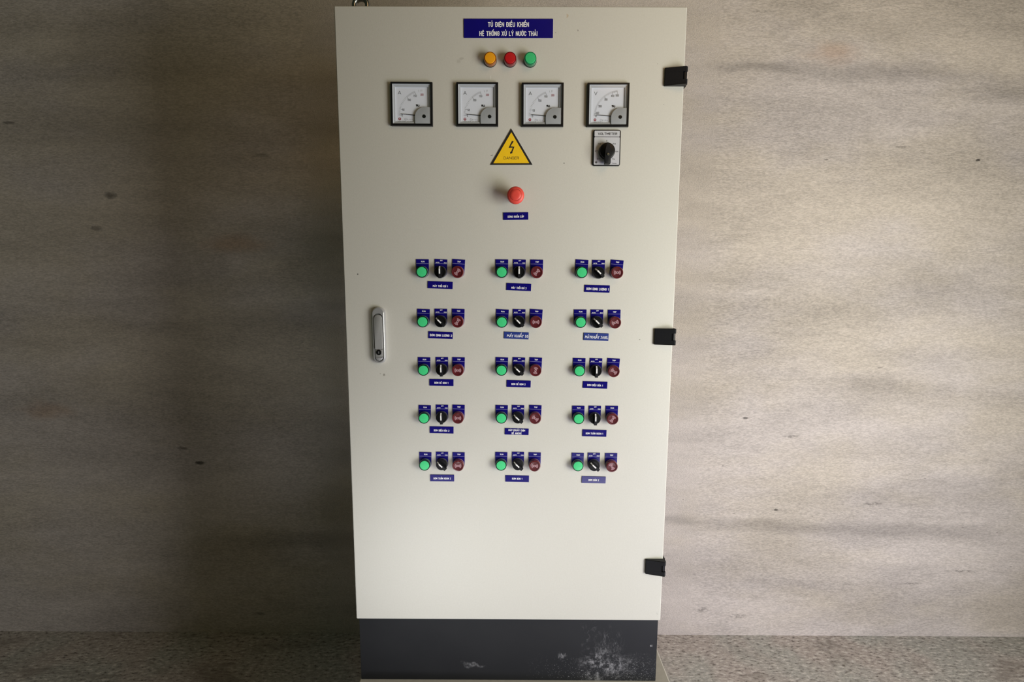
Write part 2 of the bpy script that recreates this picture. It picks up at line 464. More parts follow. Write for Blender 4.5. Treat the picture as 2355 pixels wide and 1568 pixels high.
_O = ARC(.5, .72, .5, .28, 0, 180) + ARC(.5, .28, .5, .28, 180, 360) + [(1, .72)]
SIGN = {  # plain condensed sign capitals, drawn as strokes on a unit box; (width factor, strokes)
    'A': (1.1, [[(0, 0), (.5, 1), (1, 0)], [(.2, .3), (.8, .3)]]),
    'B': (1, [[(0, 0), (0, 1), (.5, 1)] + ARC(.5, .76, .42, .24, 90, -90, 6) + [(0, .52)], [(.5, .52)] + ARC(.5, .26, .5, .26, 90, -90, 6) + [(0, 0)]]),
    'C': (1, [ARC(.5, .72, .5, .28, 0, 180) + ARC(.5, .28, .5, .28, 180, 360)]),
    'D': (1, [[(0, 0), (0, 1), (.45, 1)] + ARC(.5, .68, .5, .32, 90, 0, 5) + ARC(.5, .32, .5, .32, 0, -90, 5) + [(0, 0)]]),
    'E': (.85, [[(1, 1), (0, 1), (0, 0), (1, 0)], [(0, .52), (.85, .52)]]),
    'F': (.85, [[(1, 1), (0, 1), (0, 0)], [(0, .5), (.85, .5)]]),
    'G': (1, [ARC(.5, .72, .5, .28, 0, 180) + ARC(.5, .28, .5, .28, 180, 360) + [(1, .48), (.55, .48)]]),
    'H': (1, [[(0, 0), (0, 1)], [(1, 0), (1, 1)], [(0, .5), (1, .5)]]),
    'I': (.02, [[(.5, 0), (.5, 1)]]),
    'J': (.9, [[(.9, 1), (.9, .28)] + ARC(.45, .26, .45, .26, 0, -180)]),
    'K': (1, [[(0, 0), (0, 1)], [(1, 1), (0, .4)], [(.3, .58), (1, 0)]]),
    'L': (.8, [[(0, 1), (0, 0), (1, 0)]]),
    'M': (1.35, [[(0, 0), (0, 1), (.5, .3), (1, 1), (1, 0)]]),
    'N': (1.05, [[(0, 0), (0, 1), (1, 0), (1, 1)]]),
    'O': (1, [_O]), '0': (.95, [_O]),
    'P': (.95, [[(0, 0), (0, 1), (.5, 1)] + ARC(.5, .73, .5, .27, 90, -90, 6) + [(0, .46)]]),
    'R': (1, [[(0, 0), (0, 1), (.5, 1)] + ARC(.5, .75, .48, .25, 90, -90, 6) + [(0, .5)], [(.5, .5), (1, 0)]]),
    'S': (.95, [ARC(.5, .75, .5, .25, 10, 250) + [(.7, .48)] + ARC(.5, .25, .5, .25, 60, -170)]),
    'T': (1, [[(0, 1), (1, 1)], [(.5, 1), (.5, 0)]]),
    'U': (1, [[(0, 1), (0, .3)] + ARC(.5, .28, .5, .28, 180, 360) + [(1, 1)]]),
    'V': (1.1, [[(0, 1), (.5, 0), (1, 1)]]),
    'X': (1.05, [[(0, 1), (1, 0)], [(0, 0), (1, 1)]]),
    'Y': (1.05, [[(0, 1), (.5, .45), (1, 1)], [(.5, .45), (.5, 0)]]),
    'Z': (.9, [[(0, 1), (1, 1), (0, 0), (1, 0)]]),
    'Я': (1, [[(1, 0), (1, 1), (.5, 1)] + ARC(.5, .75, .48, .25, 90, 270, 6) + [(1, .5)], [(.5, .5), (0, 0)]]),
    '1': (.55, [[(0, .78), (.6, 1), (.6, 0)]]),
    '2': (.95, [ARC(.5, .73, .5, .27, 165, -30) + [(0, 0), (1, 0)]]),
    '3': (.95, [ARC(.5, .76, .46, .24, 150, -90) + [(.4, .52)], [(.5, .52)] + ARC(.5, .26, .5, .26, 90, -160)]),
    '4': (1, [[(.75, 0), (.75, 1), (0, .3), (1, .3)]]),
    '5': (.95, [[(.95, 1), (.1, 1), (.05, .52)] + ARC(.5, .32, .5, .32, 120, -155)]),
    '6': (.95, [ARC(.5, .72, .5, .28, 20, 180) + [(0, .3)] + ARC(.5, .28, .5, .28, 180, 540)]),
    '9': (.95, [ARC(.5, .28, .5, .28, 200, 360) + [(1, .7)] + ARC(.5, .72, .5, .28, 0, 360)]),
    '-': (.5, [[(0, .5), (1, .5)]]), '/': (.5, [[(0, 0), (1, 1)]]), '.': (.02, [[(.5, 0), (.5, .03)]]), ' ': (.45, []),
}
MARKS = {
    '\u0301': [[(.40, 1.20), (.72, 1.42)]], '\u0300': [[(.60, 1.20), (.28, 1.42)]], '\u0309': [[(.38, 1.40), (.60, 1.46), (.66, 1.36), (.50, 1.26), (.50, 1.19)]],
    '\u0303': [[(.22, 1.24), (.40, 1.34), (.60, 1.24), (.80, 1.34)]], '\u0323': [[(.47, -.24), (.53, -.24)]], '\u0302': [[(.15, 1.16), (.50, 1.36), (.85, 1.16)]],
    '\u031b': [[(.95, .92), (1.22, 1.00), (1.24, 1.16)]], '\u0306': [[(.2, 1.34), (.5, 1.2), (.8, 1.34)]],
}


def sign(bm, body, cx, cz, width, cap, y, wt=.15, mi=0, track=.62, shear=0.0):
    """one line of sign lettering centred on (cx, cz): total width and cap height in metres, stroke weight wt * cap"""
    t = wt * cap
    adv, tot = [], 0.0
    for ch in body:
        base = unicodedata.normalize('NFD', 'D' if ch == 'Đ' else ch)
        adv.append((tot, ch, base)); tot += SIGN[base[0]][0] + track
    tot -= track
    k = (width - t) / tot
    x0, z0, hh = cx - width / 2 + t / 2, cz - cap / 2 + t / 2, cap - t
    q_ = 0
    for off, ch, base in adv:
        wf, strokes = SIGN[base[0]]
        wd = wf * k
        S_ = [(st, 1.0) for st in strokes]
        circum = False
        for m_ in base[1:]:
            for st in MARKS[m_]:
                if circum and m_ not in '\u0323\u031b': st = [(a * .8 + .42, b + .16) for a, b in st]
                S_.append((st, .62))
            if m_ == '\u0302': circum = True
        if ch == 'Đ': S_.append(([(-.22, .52), (.42, .52)], .75))
        for st, f in S_:
            pts = [(x0 + off * k + a * wd + shear * b * cap, z0 + b * hh) for a, b in st]
            tt = t * f
            for (ax, az), (bx, bz) in zip(pts, pts[1:]):
                d = Vector((bx - ax, bz - az)); l = d.length
                if l < 1e-7: continue
                d /= l; n = Vector((-d.y, d.x)) * tt / 2; e = d * tt * (.28 if len(st) > 2 else .5 if f == 1.0 else .2)
                flat([(ax - e.x + n.x, az - e.y + n.y), (ax - e.x - n.x, az - e.y - n.y), (bx + e.x - n.x, bz + e.y - n.y), (bx + e.x + n.x, bz + e.y + n.y)], y - 3e-6 * (q_ % 30), bm, mi)
                q_ += 1


def stroke(bm, pts, wd, y, mi=0):
    """hand-painted stroke: a round-ended ribbon through the points"""
    for (x0, z0), (x1, z1) in zip(pts, pts[1:]):
        d = Vector((x1 - x0, z1 - z0)); l = d.length or 1e-6; d /= l
        n = Vector((-d.y, d.x)) * wd / 2
        y -= 0.000004
        flat([(x0 + n.x, z0 + n.y), (x0 - n.x, z0 - n.y), (x1 - n.x, z1 - n.y), (x1 + n.x, z1 + n.y)], y, bm, mi)
    for (x, z) in pts:
        y -= 0.000004
        flat(circ(x, z, wd / 2, 8), y, bm, mi)


HAND = {  # letters on a 1 x 1 grid (x, z)
    'M': (.95, [[(0, 0), (.12, 1), (.45, .35), (.82, 1), (.95, 0)]]), 'A': (.75, [[(0, 0), (.38, 1), (.75, 0)], [(.12, .35), (.62, .38)]]),
    'Y': (.7, [[(0, 1), (.33, .5), (.7, 1)], [(.33, .5), (.28, -.05)]]), 'K': (.65, [[(0, 1), (.03, 0)], [(.6, .95), (.04, .42), (.65, 0)]]),
    'H': (.65, [[(0, 1), (0, 0)], [(.62, 1), (.65, 0)], [(0, .5), (.64, .48)]]), 'U': (.6, [[(0, .95), (.02, .25), (.25, 0), (.52, .2), (.58, .95)], [(.58, .5), (.66, 0)]]),
    'D': (.6, [[(.08, 0), (.08, 1), (.45, .8), (.55, .4), (.4, .05), (.08, 0)]]), 'J': (.6, [[(0, 1), (.65, 1)], [(.4, 1), (.36, .15), (.15, 0), (0, .15)]]),
    'V': (.6, [[(0, 1), (.3, 0), (.62, 1)]]), 'E': (.5, [[(.5, 1), (0, .95), (.03, 0), (.52, .03)], [(0, .5), (.4, .5)]]), 'L': (.45, [[(0, 1), (.02, 0), (.5, .02)]]),
    ' ': (.3, [])}
ACUTE = [(.40, 1.15), (.72, 1.6)]
HAT = [(.1, 1.12), (.36, 1.45), (.62, 1.12)]


def handwriting(bm, words_, x0, x1, z0, cap, y):
    seq = []; tot = 0
    for ch, acc in words_:
        seq.append((tot, ch, acc)); tot += HAND[ch][0] + .22
    k = (x1 - x0) / tot
    for off, ch, acc in seq:
        lift = random.uniform(-.06, .06); sl = random.uniform(-.05, .12)
        for s in HAND[ch][1] + [list(a) for a in acc]:
            stroke(bm, [(x0 + k * (off + a + sl * b), z0 + cap * (b + lift)) for a, b in s], 0.95 * mm, y)


# ---------------------------------------------------------------- the room
def quadmesh(name, vs):
    bm = bmesh.new(); bm.faces.new([bm.verts.new(v) for v in vs]); return bm


WY = 0.845
o = part('floor', box(-4.2, 4.2, -3.0, WY + .1, -0.1, 0), 'floor'); o['kind'] = 'structure'
o = part('wall_back', box(-4.2, 4.2, WY, WY + 0.1, 0, 3.3), 'wall'); o['kind'] = 'structure'

ped = part('concrete_pedestal', box(-.405, .440, -.055, .42, 0, .4995, .004), 'pedestal')
tag(ped, 'pale grey concrete pedestal under the black base of the tall control cabinet', 'pedestal')

# ---------------------------------------------------------------- cabinet
H = 1.5015
cab = thing('electrical_control_cabinet', 'tall cream metal control cabinet with black base standing on a concrete pedestal', 'cabinet', 0, 0)
bm = box(-.397, .397, .0215, .335, .002, H - .001, .002)
part('cabinet_body', mesh_of(bm, 'body', 40), 'coat', cab)
bm = box(-.400, .400, 0, .020, 0, H, .0028, 4)
door = part('cabinet_door', mesh_of(bm, 'door', 40), 'coat', cab)
part('base_plinth', mesh_of(box(-.3995, .4005, .0205, .33, -.1925, .0015, .0012), 'plinth', 40), 'plinth', cab, label='black painted base with white scuffs at its right end')

# lifting eye on the roof, behind the upper left corner of the door
bm = lathe([(0, 0), (.014, 0), (.014, .006), (.0, .006)], 24)
for v in bm.verts: v.co = Vector((v.co.x, v.co.z, v.co.y))
R0, r1 = .0165, .0062
ring = [[bm.verts.new(((R0 + r1 * math.cos(b)) * math.cos(a) * 0.95, r1 * math.sin(b) * 1.3, .0235 + (R0 + r1 * math.cos(b)) * math.sin(a)))
         for b in [2 * math.pi * j / 10 for j in range(10)]] for a in [2 * math.pi * i / 28 for i in range(28)]]
for i in range(28):
    for j in range(10):
        bm.faces.new((ring[i][j], ring[(i + 1) % 28][j], ring[(i + 1) % 28][(j + 1) % 10], ring[i][(j + 1) % 10]))
part('lifting_eye', mesh_of(bm, 'eye', 50), 'zinc', cab, loc=(-.3545, .047, H + .0), ry=-.12)

# hinges: wedge-shaped black blocks that wrap round the door's right edge
for k, hz in enumerate((1.3498, .7515, .1536)):
    hw, hh = .0243, .0197
    bm = bmesh.new()
    # front plate with a notch for the knuckle on the right; thicker towards the right
    prof = [(-hw, 0), (-hw, -.0045), (hw - .004, -.0155), (hw, -.0125), (hw, 0)]     # (x, y) section

    def slab(z0, z1, sec, bm=bm):
        a = [bm.verts.new((x, y, z0)) for x, y in sec]; b = [bm.verts.new((x, y, z1)) for x, y in sec]
        bm.faces.new(a); bm.faces.new(b); n = len(sec)
        for i in range(n): bm.faces.new((a[i], a[(i + 1) % n], b[(i + 1) % n], b[i]))
        return a + b
    sec2 = [(-hw, 0), (-hw, -.0045), (hw - .0105, -.01355), (hw - .0105, 0)]
    slab(.0085, hh, prof); slab(-hh, -.0085, prof); slab(-.0085, .0085, sec2)
    bmesh.ops.remove_doubles(bm, verts=bm.verts, dist=1e-6)
    inner = [f for f in bm.faces if abs(abs(f.calc_center_median().z) - .0085) < 1e-5 and all(v.co.x < hw - .0104 for v in f.verts)]
    bmesh.ops.delete(bm, geom=inner, context='FACES')
    outer = [e for e in bm.edges if all(abs(abs(v.co.z) - hh) < 1e-6 for v in e.verts) and all(v.co.y < -.001 for v in e.verts)]
    bmesh.ops.bevel(bm, geom=outer, offset=.0014, segments=3, affect='EDGES')
    hg = part('hinge', mesh_of(bm, 'hinge', 35), 'satin', cab, loc=(.3789, -.0002, hz))
    kn = lathe([(0, -.0083), (.0058, -.0083), (.0058, .0083), (0, .0083)], 28)
    for v in kn.verts: v.co = Vector((v.co.x, v.co.z, v.co.y))
    part('hinge_knuckle', mesh_of(kn, 'knuckle', 40), 'black', hg, loc=(hw - .0056, -.0064, 0))
    part('hinge_side_leaf', box(.0216, .0262, .0004, .060, -hh, hh, .001), 'black', hg)

# door handle: long flush swing lever on a chrome escutcheon
hx, hz = -.3171, .7516


def stadium(hw, z0, z1, n=14):
    return circ(0, z1 - hw, hw, n, 0, 180) + circ(0, z0 + hw, hw, n, 180, 360)


bm = bmesh.new()
lv = [(stadium(.0158, -.0690, .0690), 0), (stadium(.0158, -.0690, .0690), -.0055), (stadium(.0148, -.0680, .0680), -.0085), (stadium(.0130, -.0662, .0662), -.0100),
      (stadium(.0108, -.0640, .0540), -.0100), (stadium(.0108, -.0640, .0540), -.0045)]
rows = [[bm.verts.new((x, y, z)) for x, z in ps] for ps, y in lv]
for a, b in zip(rows, rows[1:]):
    for i in range(len(a)): bm.faces.new((a[i], a[(i + 1) % len(a)], b[(i + 1) % len(a)], b[i]))
bm.faces.new(rows[-1])
hd = part('door_handle', mesh_of(bm, 'handle_plate', 35), 'chrome', cab, loc=(hx, -.0002, hz))
bm = prism(circ(0, .0410, .0097, 14, 0, 180) + [(-.0097, -.0325), (.0097, -.0325)], -.0052, -.0125, .0012)
part('handle_lever', mesh_of(bm, 'lever', 35), 'nickel', hd)
bm = prism([(-.0094, -.0330), (-.0094, -.0520), (.0094, -.0520), (.0094, -.0330)], -.0052, -.0110, .0006)
part('lock_block', mesh_of(bm, 'lock_block', 35), 'nickel', hd)
bm = lathe([(.0066, -.0110), (.0066, -.0122), (.0058, -.0128), (0, -.0128)], 28, cz=-.0412)
for f in bm.faces: f.material_index = 0
flat([(-.0007, -.0385), (-.0007, -.0439), (.0007, -.0439), (.0007, -.0385)], -.01295, bm, 1)
part('key_lock', mesh_of(bm, 'key_lock', 35), ['black', 'nickel'], hd, label='black key cylinder')
bm = prism(circ(0, -.0530, .0088, 14, 180, 360) + [(.0088, -.0525), (-.0088, -.0525)], -.0052, -.0118, .0016)
part('release_button', mesh_of(bm, 'release', 35), 'chrome', hd)

# ---------------------------------------------------------------- title plate and other nameplates


def nameplate(name, label, x, z, wd, hg, deg, lines, mat='blue', group=None, hand=None, cat='nameplate'):
    t = thing(name, label, cat, x, z, 0, group, deg)
    part('name_panel', mesh_of(prism(rrect(wd / 2, hg / 2, .0005, 2), -.0001, -.0015, .0002, 1), 'panel'), mat, t)
    bm = bmesh.new()
    for body, cx, cz, tw, cap, wt in lines: sign(bm, body, cx, cz, tw, cap, -.00156, wt)
    if hand: handwriting(bm, *hand, -.00156)
    part('lettering', bm, 'white', t)
    return t


nameplate('title_plate', 'wide blue title plate with two lines of white lettering at the top of the door', -.0045, 1.4538, .2027, .0405, .1,
          [('TỦ ĐIỆN ĐIỀU KHIỂN', 0, .0078, .0931, .0100, .155), ('HỆ THỐNG XỬ LÝ NƯỚC THẢI', 0, -.0114, .1320, .0102, .155)], cat='sign')
nameplate('emergency_stop_nameplate', 'small blue nameplate reading DỪNG KHẨN CẤP below the red mushroom button', .0145, 1.0372, .0593, .0173, 1.0,
          [('DỪNG KHẨN CẤP', 0, -.0014, .0387, .0050, .17)])

# ---------------------------------------------------------------- three status lamps under the title
for nm, mat, x, lab in (('status_lamp', 'amber', -.0457, 'orange round status lamp, left of the red one under the title plate'),
                        ('status_lamp', 'scarlet', -.0003, 'dark red round status lamp between the orange and green lamps under the title plate'),
                        ('status_lamp', 'mint', .0455, 'green round status lamp, right of the red one under the title plate')):
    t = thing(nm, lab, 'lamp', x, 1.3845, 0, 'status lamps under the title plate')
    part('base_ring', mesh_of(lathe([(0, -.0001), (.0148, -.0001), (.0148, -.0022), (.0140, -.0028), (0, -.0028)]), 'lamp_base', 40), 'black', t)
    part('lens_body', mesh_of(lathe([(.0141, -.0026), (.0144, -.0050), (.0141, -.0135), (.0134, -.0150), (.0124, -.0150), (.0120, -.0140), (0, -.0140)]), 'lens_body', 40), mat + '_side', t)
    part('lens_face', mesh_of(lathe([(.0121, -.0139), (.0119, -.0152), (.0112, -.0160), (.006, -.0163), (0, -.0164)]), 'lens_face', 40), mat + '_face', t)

# ---------------------------------------------------------------- panel meters


def meter(label, x, z, unit, deg):
    t = thing('ammeter' if unit == 'A' else 'voltmeter', label, 'meter', x, z, 0, 'square panel meters in the top row', deg)
    bm = bmesh.new()
    a, b, c_ = .0481, .0437, .0437
    lv = [(a, 0), (a, -.0060), (a - .0008, -.0078), (b + .0008, -.0080), (b, -.0074), (c_, -.0060)]
    rows = [[bm.verts.new((sx * h, y, sz * h)) for sx, sz in ((-1, -1), (1, -1), (1, 1), (-1, 1))] for h, y in lv]
    for p, q in zip(rows, rows[1:]):
        for i in range(4): bm.faces.new((p[i], p[(i + 1) % 4], q[(i + 1) % 4], q[i]))
    part('bezel', bm, 'black', t)
    bm = bmesh.new()
    lv = [(.0437, -.0061), (.0420, -.0045), (.0385, -.0040), (.0380, -.0014)]
    rows = [[bm.verts.new((sx * h, y, sz * h)) for sx, sz in ((-1, -1), (1, -1), (1, 1), (-1, 1))] for h, y in lv]
    for p, q in zip(rows, rows[1:]):
        for i in range(4): bm.faces.new((p[i], p[(i + 1) % 4], q[(i + 1) % 4], q[i]))
    part('dial_surround', bm, 'well', t)
    dial = part('dial', box(-.0392, .0392, -.0012, -.0016, -.0392, .0392), 'dial', t)
    # scale
    bm = bmesh.new(); Y = -.00165
    px, pz = .0260, -.0250
    if unit == 'A':
        marks = [(0, 178), (50, 164), (100, 132.5), (150, 110), (200, 100.5), (250, 95.5), (300, 93)]
        div = [5, 10, 12, 1, 1, 1]
        nums = [('0', -.0231, -.0239), ('50', -.0203, -.0114), ('100', -.0064, .0102), ('150', .0073, .0193), ('300', .0231, .0220)]
        major = 4
    else:
        marks = [(0, 178), (100, 172), (200, 152), (300, 128), (400, 108), (500, 95)]
        div = [5, 10, 10, 10, 10]
        nums = [('0', -.0270, -.0235), ('100', -.0238, -.0164), ('200', -.0180, -.0019), ('300', -.0050, .0130), ('400', .0104, .0210), ('500', .0210, .0220)]
        major = 9

    def tick(ang, r0_, r1_, wd, mi):
        ca, sa = math.cos(math.radians(ang)), math.sin(math.radians(ang))
        flat([(px + ca * r - sa * s * wd / 2, pz + sa * r + ca * s * wd / 2) for r, s in ((r0_, -1), (r1_, -1), (r1_, 1), (r0_, 1))], Y, bm, mi)
    for i in range(len(marks) - 1):
        for j in range(div[i] + (1 if i == len(marks) - 2 else 0)):
            tick(marks[i][1] + (marks[i + 1][1] - marks[i][1]) * j / div[i], .0545 if j % 5 else .0535, .0583, .00048, 1)
    for v, ang in marks:
        if v <= 150 or unit == 'V': tick(ang, .0500, .0560, .0006, 0)
    for s, a_, b_ in nums:
        sign(bm, s, a_, b_, .0025 * len(s), .0050, Y, .13, mi=2 if (s == '300' and unit == 'A') else 0)
    sign(bm, unit, -.0285, .0262, .0072, .0080, Y, .11)
    sign(bm, 'ЯU', .0135, -.0018, .0082, .0052, Y, .30, shear=-.2, track=.25)
    text(bm, '⊕ E ~1.5 ⊥', -.0085, -.0327, .0190, .0026, Y, 0, mi=0)
    sign(bm, 'MODEL BE-96   C.T 150/5A' if unit == 'A' else 'MODEL BE-96 P.T', -.0150 if unit == 'A' else -.0215, -.0368, .0350 if unit == 'A' else .0215, .0017, Y, .15, mi=1)
    flat(circ(-.0291, -.0317, .0031, 24), Y, bm, 2)
    sign(bm, 'T', -.0291, -.0317, .0026, .0034, Y - .00003, .26, mi=3)
    part('scale_markings', bm, ['ink', 'greyink', 'redink', 'dial'], dial)
    # needle
    dz = -.0005 if unit == 'A' else -.0007
    part('needle', prism([(-.0262, -.0200 + dz), (.0200, -.0232 + dz), (.0200, -.0250 + dz), (-.0262, -.0210 + dz)], -.0026, -.0030), 'ink', t)
    pts = [(.0073, -.0436), (.0073, -.0285)] + [(.0290 + .0217 * math.cos(math.radians(a_)), -.0285 + .0217 * math.sin(math.radians(a_))) for a_ in range(172, 90, -8)] + [(.0290, -.0068), (.0436, -.0068), (.0436, -.0436)]
    cv = part('movement_cover', mesh_of(prism(pts, -.0034, -.0064, .0005, 2), 'movement_cover', 35), 'cover', t)
    part('zero_screw', mesh_of(lathe([(.0040, -.0064), (.0040, -.0069), (.0030, -.0071), (.0030, -.0067), (0, -.0066)], 24, cx=.0285, cz=-.0272), 'zero_screw', 35), 'black', cv)
    part('glass_pane', box(-.0436, .0436, -.0073, -.0076, -.0436, .0436), 'glass', t)
    return t


meter('leftmost square ammeter with white dial in the top row of meters', -.2267, 1.2880, 'A', -.3)
meter('second square ammeter from the left in the top row of meters', -.0755, 1.2878, 'A', 0)
meter('third square ammeter from the left, just above and right of the yellow warning triangle', .0750, 1.2875, 'A', .2)
meter('square voltmeter marked V with scale to 500, above the rotary voltage switch', .2258, 1.2877, 'V', .2)

# ---------------------------------------------------------------- voltmeter selector switch
t = thing('voltmeter_selector_switch', 'black rotary voltage switch on a silver plate headed VOLTMETER, below the voltmeter', 'switch', .2255, 1.1927)
part('plate_frame', mesh_of(prism(rrect(.0318, .0402, .0035), -.0001, -.0040, .0008, 2), 'plate_frame', 35), 'black', t)
bm = prism(rrect(.0293, .0066, .0018, 4, 0, .0318), -.0040, -.0043)
prism(rrect(.0296, .0309, .0018, 4, 0, -.0070), -.0040, -.0043, bm=bm)
lp = part('label_plate', bm, 'sil', t)
bm = bmesh.new(); Y = -.00436
sign(bm, 'VOLTMETER', .0010, .0315, .0450, .0058, Y, .17, track=.45)
for s, a_, b_ in (('0', -.0005, .0160), ('RS', -.0174, .0091), ('RN', .0169, .0091), ('ST', -.0245, -.0078), ('SN', .0234, -.0082), ('RT', -.0188, -.0252), ('TN', .0158, -.0252)):
    sign(bm, s, a_, b_, .0022 if len(s) == 1 else .0064, .0036, Y, .14, track=.5)
text(bm, 'Taiwan', .0182, -.0345, .0118, .0028, Y, .006)
flat(circ(-.0241, -.0325, .0025, 20), Y, bm, 0)
sign(bm, 'T', -.0241, -.0325, .0020, .0030, Y - .00003, .2, mi=1)
part('lettering', bm, ['ink', 'sil'], lp)
kb = part('knob', mesh_of(lathe([(.0188, -.0044), (.0184, -.0110), (.0172, -.0140), (.0160, -.0146), (0, -.0146)], 48, cz=-.0080), 'knob', 35), 'black', t)
bm = prism([(0, .0185), (.0038, .0120), (.0058, .0020), (.0066, -.0120), (.0066, -.0300), (.0060, -.0310), (-.0060, -.0310), (-.0066, -.0300), (-.0066, -.0120), (-.0058, .0020), (-.0038, .0120)], -.0100, -.0235, .0012, 2)
for v in bm.verts:
    if v.co.y < -.02: v.co.y += max(0, (v.co.z - .006)) * .55
hn = part('pointer_handle', mesh_of(bm, 'pointer', 35), 'satin', kb, loc=(0, 0, -.0080))
bm = lathe([(.0030, -.0236), (.0028, -.0243), (0, -.0245)], 20, cz=-.0190)
part('screw', mesh_of(bm, 'screw', 35), 'screw', kb, label='bright metal screw')

# ---------------------------------------------------------------- danger sign
t = thing('danger_sign', 'yellow triangular warning sign with black lightning bolt and the word DANGER', 'sign', .0027, 1.1545)
part('sign_border', mesh_of(prism([(-.0488, 0), (.0503, .0006), (0, .0815)], -.0001, -.0012), 'border'), 'ink', t)
part('yellow_face', flat([(-.0415, .0035), (.0427, .0040), (.0003, .0732)], -.00125), 'yellow', t)
k = 1.045 / 5.8875 * mm
bolt = [(457, 275), (468, 283), (480, 281), (437, 347), (489, 352), (460, 425), (468, 429), (436, 447), (430, 415), (443, 421), (466, 364), (410, 368)]
bm = flat([((u - 445) * k, (587 - v) * k * .98) for u, v in bolt], -.0013)
sign(bm, 'DANGER', .0008, .0155, .0362, .0066, -.0013, .11, track=.32)
part('lightning_bolt_and_lettering', bm, 'ink', t)

# ---------------------------------------------------------------- emergency stop
t = thing('emergency_stop_button', 'round red mushroom emergency stop button below the warning triangle', 'button', .0136, 1.0804)
part('base_collar', mesh_of(lathe([(.0150, -.0001), (.0150, -.0030), (.0140, -.0036), (.0128, -.0040), (.0120, -.0140), (.0120, -.0200), (0, -.0200)]), 'collar', 35), 'satin', t)
bm = lathe([(.0118, -.0180), (.0150, -.0200), (.0186, -.0235), (.0197, -.0265), (.0199, -.0300), (.0192, -.0330), (.0172, -.0352), (.0134, -.0362), (.0131, -.0358), (.0126, -.0364), (.006, -.0372), (0, -.0374)], 56)
cap = part('mushroom_cap', mesh_of(bm, 'mushroom', 50), 'red', t)
bm = bmesh.new()
for a0, a1 in ((35, 80), (115, 240), (262, 340)):
    n = 18
    for i in range(n):
        b0, b1 = (math.radians(a0 + (a1 - a0) * (i + j) / n) for j in (0, 1))
        flat([(r * math.cos(b), r * math.sin(b)) for r, b in ((.0127, b0), (.0134, b0), (.0134, b1), (.0127, b1))], -.03655, bm)
part('turn_arrows', bm, 'redgroove', cap)

# ---------------------------------------------------------------- control groups: RUN lamp, AUTO/OFF/MAN selector, TRIP buzzer
hw = .01525
plate_out = [(a_, b_ * .93) for a_, b_ in circ(0, 0, hw, 22, 180, 360)] + [(hw, .0302), (-hw, .0302)]
plate_me = mesh_of(prism(plate_out, -.0001, -.0015, .0002, 1), 'legend_plate')


def letters(kind):
    bm = bmesh.new(); Y = -.00156
    flat([(-.0148, .0195), (.0148, .0195), (.0148, .0200), (-.0148, .0200)], Y, bm, 1)
    if kind in ('RUN', 'TRIP'): sign(bm, kind, .0009, .0247, .0083, .0035, Y, .19)
    else:
        sign(bm, 'OFF', .0010, .0271, .0060, .0028, Y, .2)
        sign(bm, 'AUTO', -.0083, .0221, .0086, .0028, Y, .2)
        sign(bm, 'MAN', .0106, .0221, .0066, .0028, Y, .2)
    return mesh_of(bm, 'legend_' + kind)


LET = {k_: letters(k_) for k_ in ('RUN', 'TRIP', 'SEL')}


def legend(t, kind):
    p = part('legend_plate', plate_me, 'blue', t)
    part('lettering', LET[kind], ['white', 'line'], p)


def make_run():
    t = thing('run_lamp', 'x', 'lamp', 0, 0, 0, 'green RUN lamps')
    legend(t, 'RUN')
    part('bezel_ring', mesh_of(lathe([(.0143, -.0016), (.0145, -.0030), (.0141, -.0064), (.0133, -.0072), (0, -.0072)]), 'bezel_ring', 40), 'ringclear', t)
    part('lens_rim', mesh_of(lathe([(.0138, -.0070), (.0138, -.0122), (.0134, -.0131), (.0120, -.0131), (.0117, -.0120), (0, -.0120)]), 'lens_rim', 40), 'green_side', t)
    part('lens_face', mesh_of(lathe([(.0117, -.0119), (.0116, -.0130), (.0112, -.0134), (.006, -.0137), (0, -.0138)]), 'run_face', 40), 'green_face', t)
    return t


def make_sel():
    t = thing('selector_switch', 'x', 'switch', 0, 0, 0, 'AUTO OFF MAN selector switches')
    legend(t, 'SEL')
    part('bezel_ring', mesh_of(lathe([(.0146, -.0016), (.0147, -.0040), (.0143, -.0070), (0, -.0070)]), 'sel_ring', 40), 'greycap', t)
    kb = part('knob', mesh_of(lathe([(.0140, -.0068), (.0139, -.0115), (.0133, -.0130), (.0110, -.0132), (.0106, -.0122), (0, -.0122)]), 'sel_knob', 40), 'black', t)
    # raised grip bar with a sloping end
    bm = bmesh.new()
    sec = [(-.0152, -.0100), (-.0152, -.0185), (-.0140, -.0208), (.0070, -.0208), (.0138, -.0150), (.0138, -.0100)]   # (z, y)
    a = [bm.verts.new((-.0034, y, z)) for z, y in sec]; b = [bm.verts.new((.0034, y, z)) for z, y in sec]
    bm.faces.new(a); bm.faces.new(b)
    for i in range(len(sec)): bm.faces.new((a[i], a[(i + 1) % 6], b[(i + 1) % 6], b[i]))
    bmesh.ops.recalc_face_normals(bm, faces=bm.faces)
    bmesh.ops.bevel(bm, geom=[e for e in bm.edges if all(v.co.y < -.0101 for v in e.verts)], offset=.0006, segments=2, affect='EDGES')
    part('grip_bar', mesh_of(bm, 'grip', 35), 'satin', kb)
    bm = bmesh.new()
    s2 = [(-.0042, -.02095), (.0070, -.02095), (.0134, -.01545)]
    for i in range(2):
        (z0, y0), (z1, y1) = s2[i], s2[i + 1]
        bm.faces.new([bm.verts.new(v) for v in ((-.00155, y0, z0), (.00155, y0, z0), (.00155, y1, z1), (-.00155, y1, z1))])
    bmesh.ops.remove_doubles(bm, verts=bm.verts, dist=1e-6)
    bmesh.ops.solidify(bm, geom=list(bm.faces), thickness=.0002)
    part('pointer_mark', bm, 'white', kb, label='white pointer stripe')
    return t


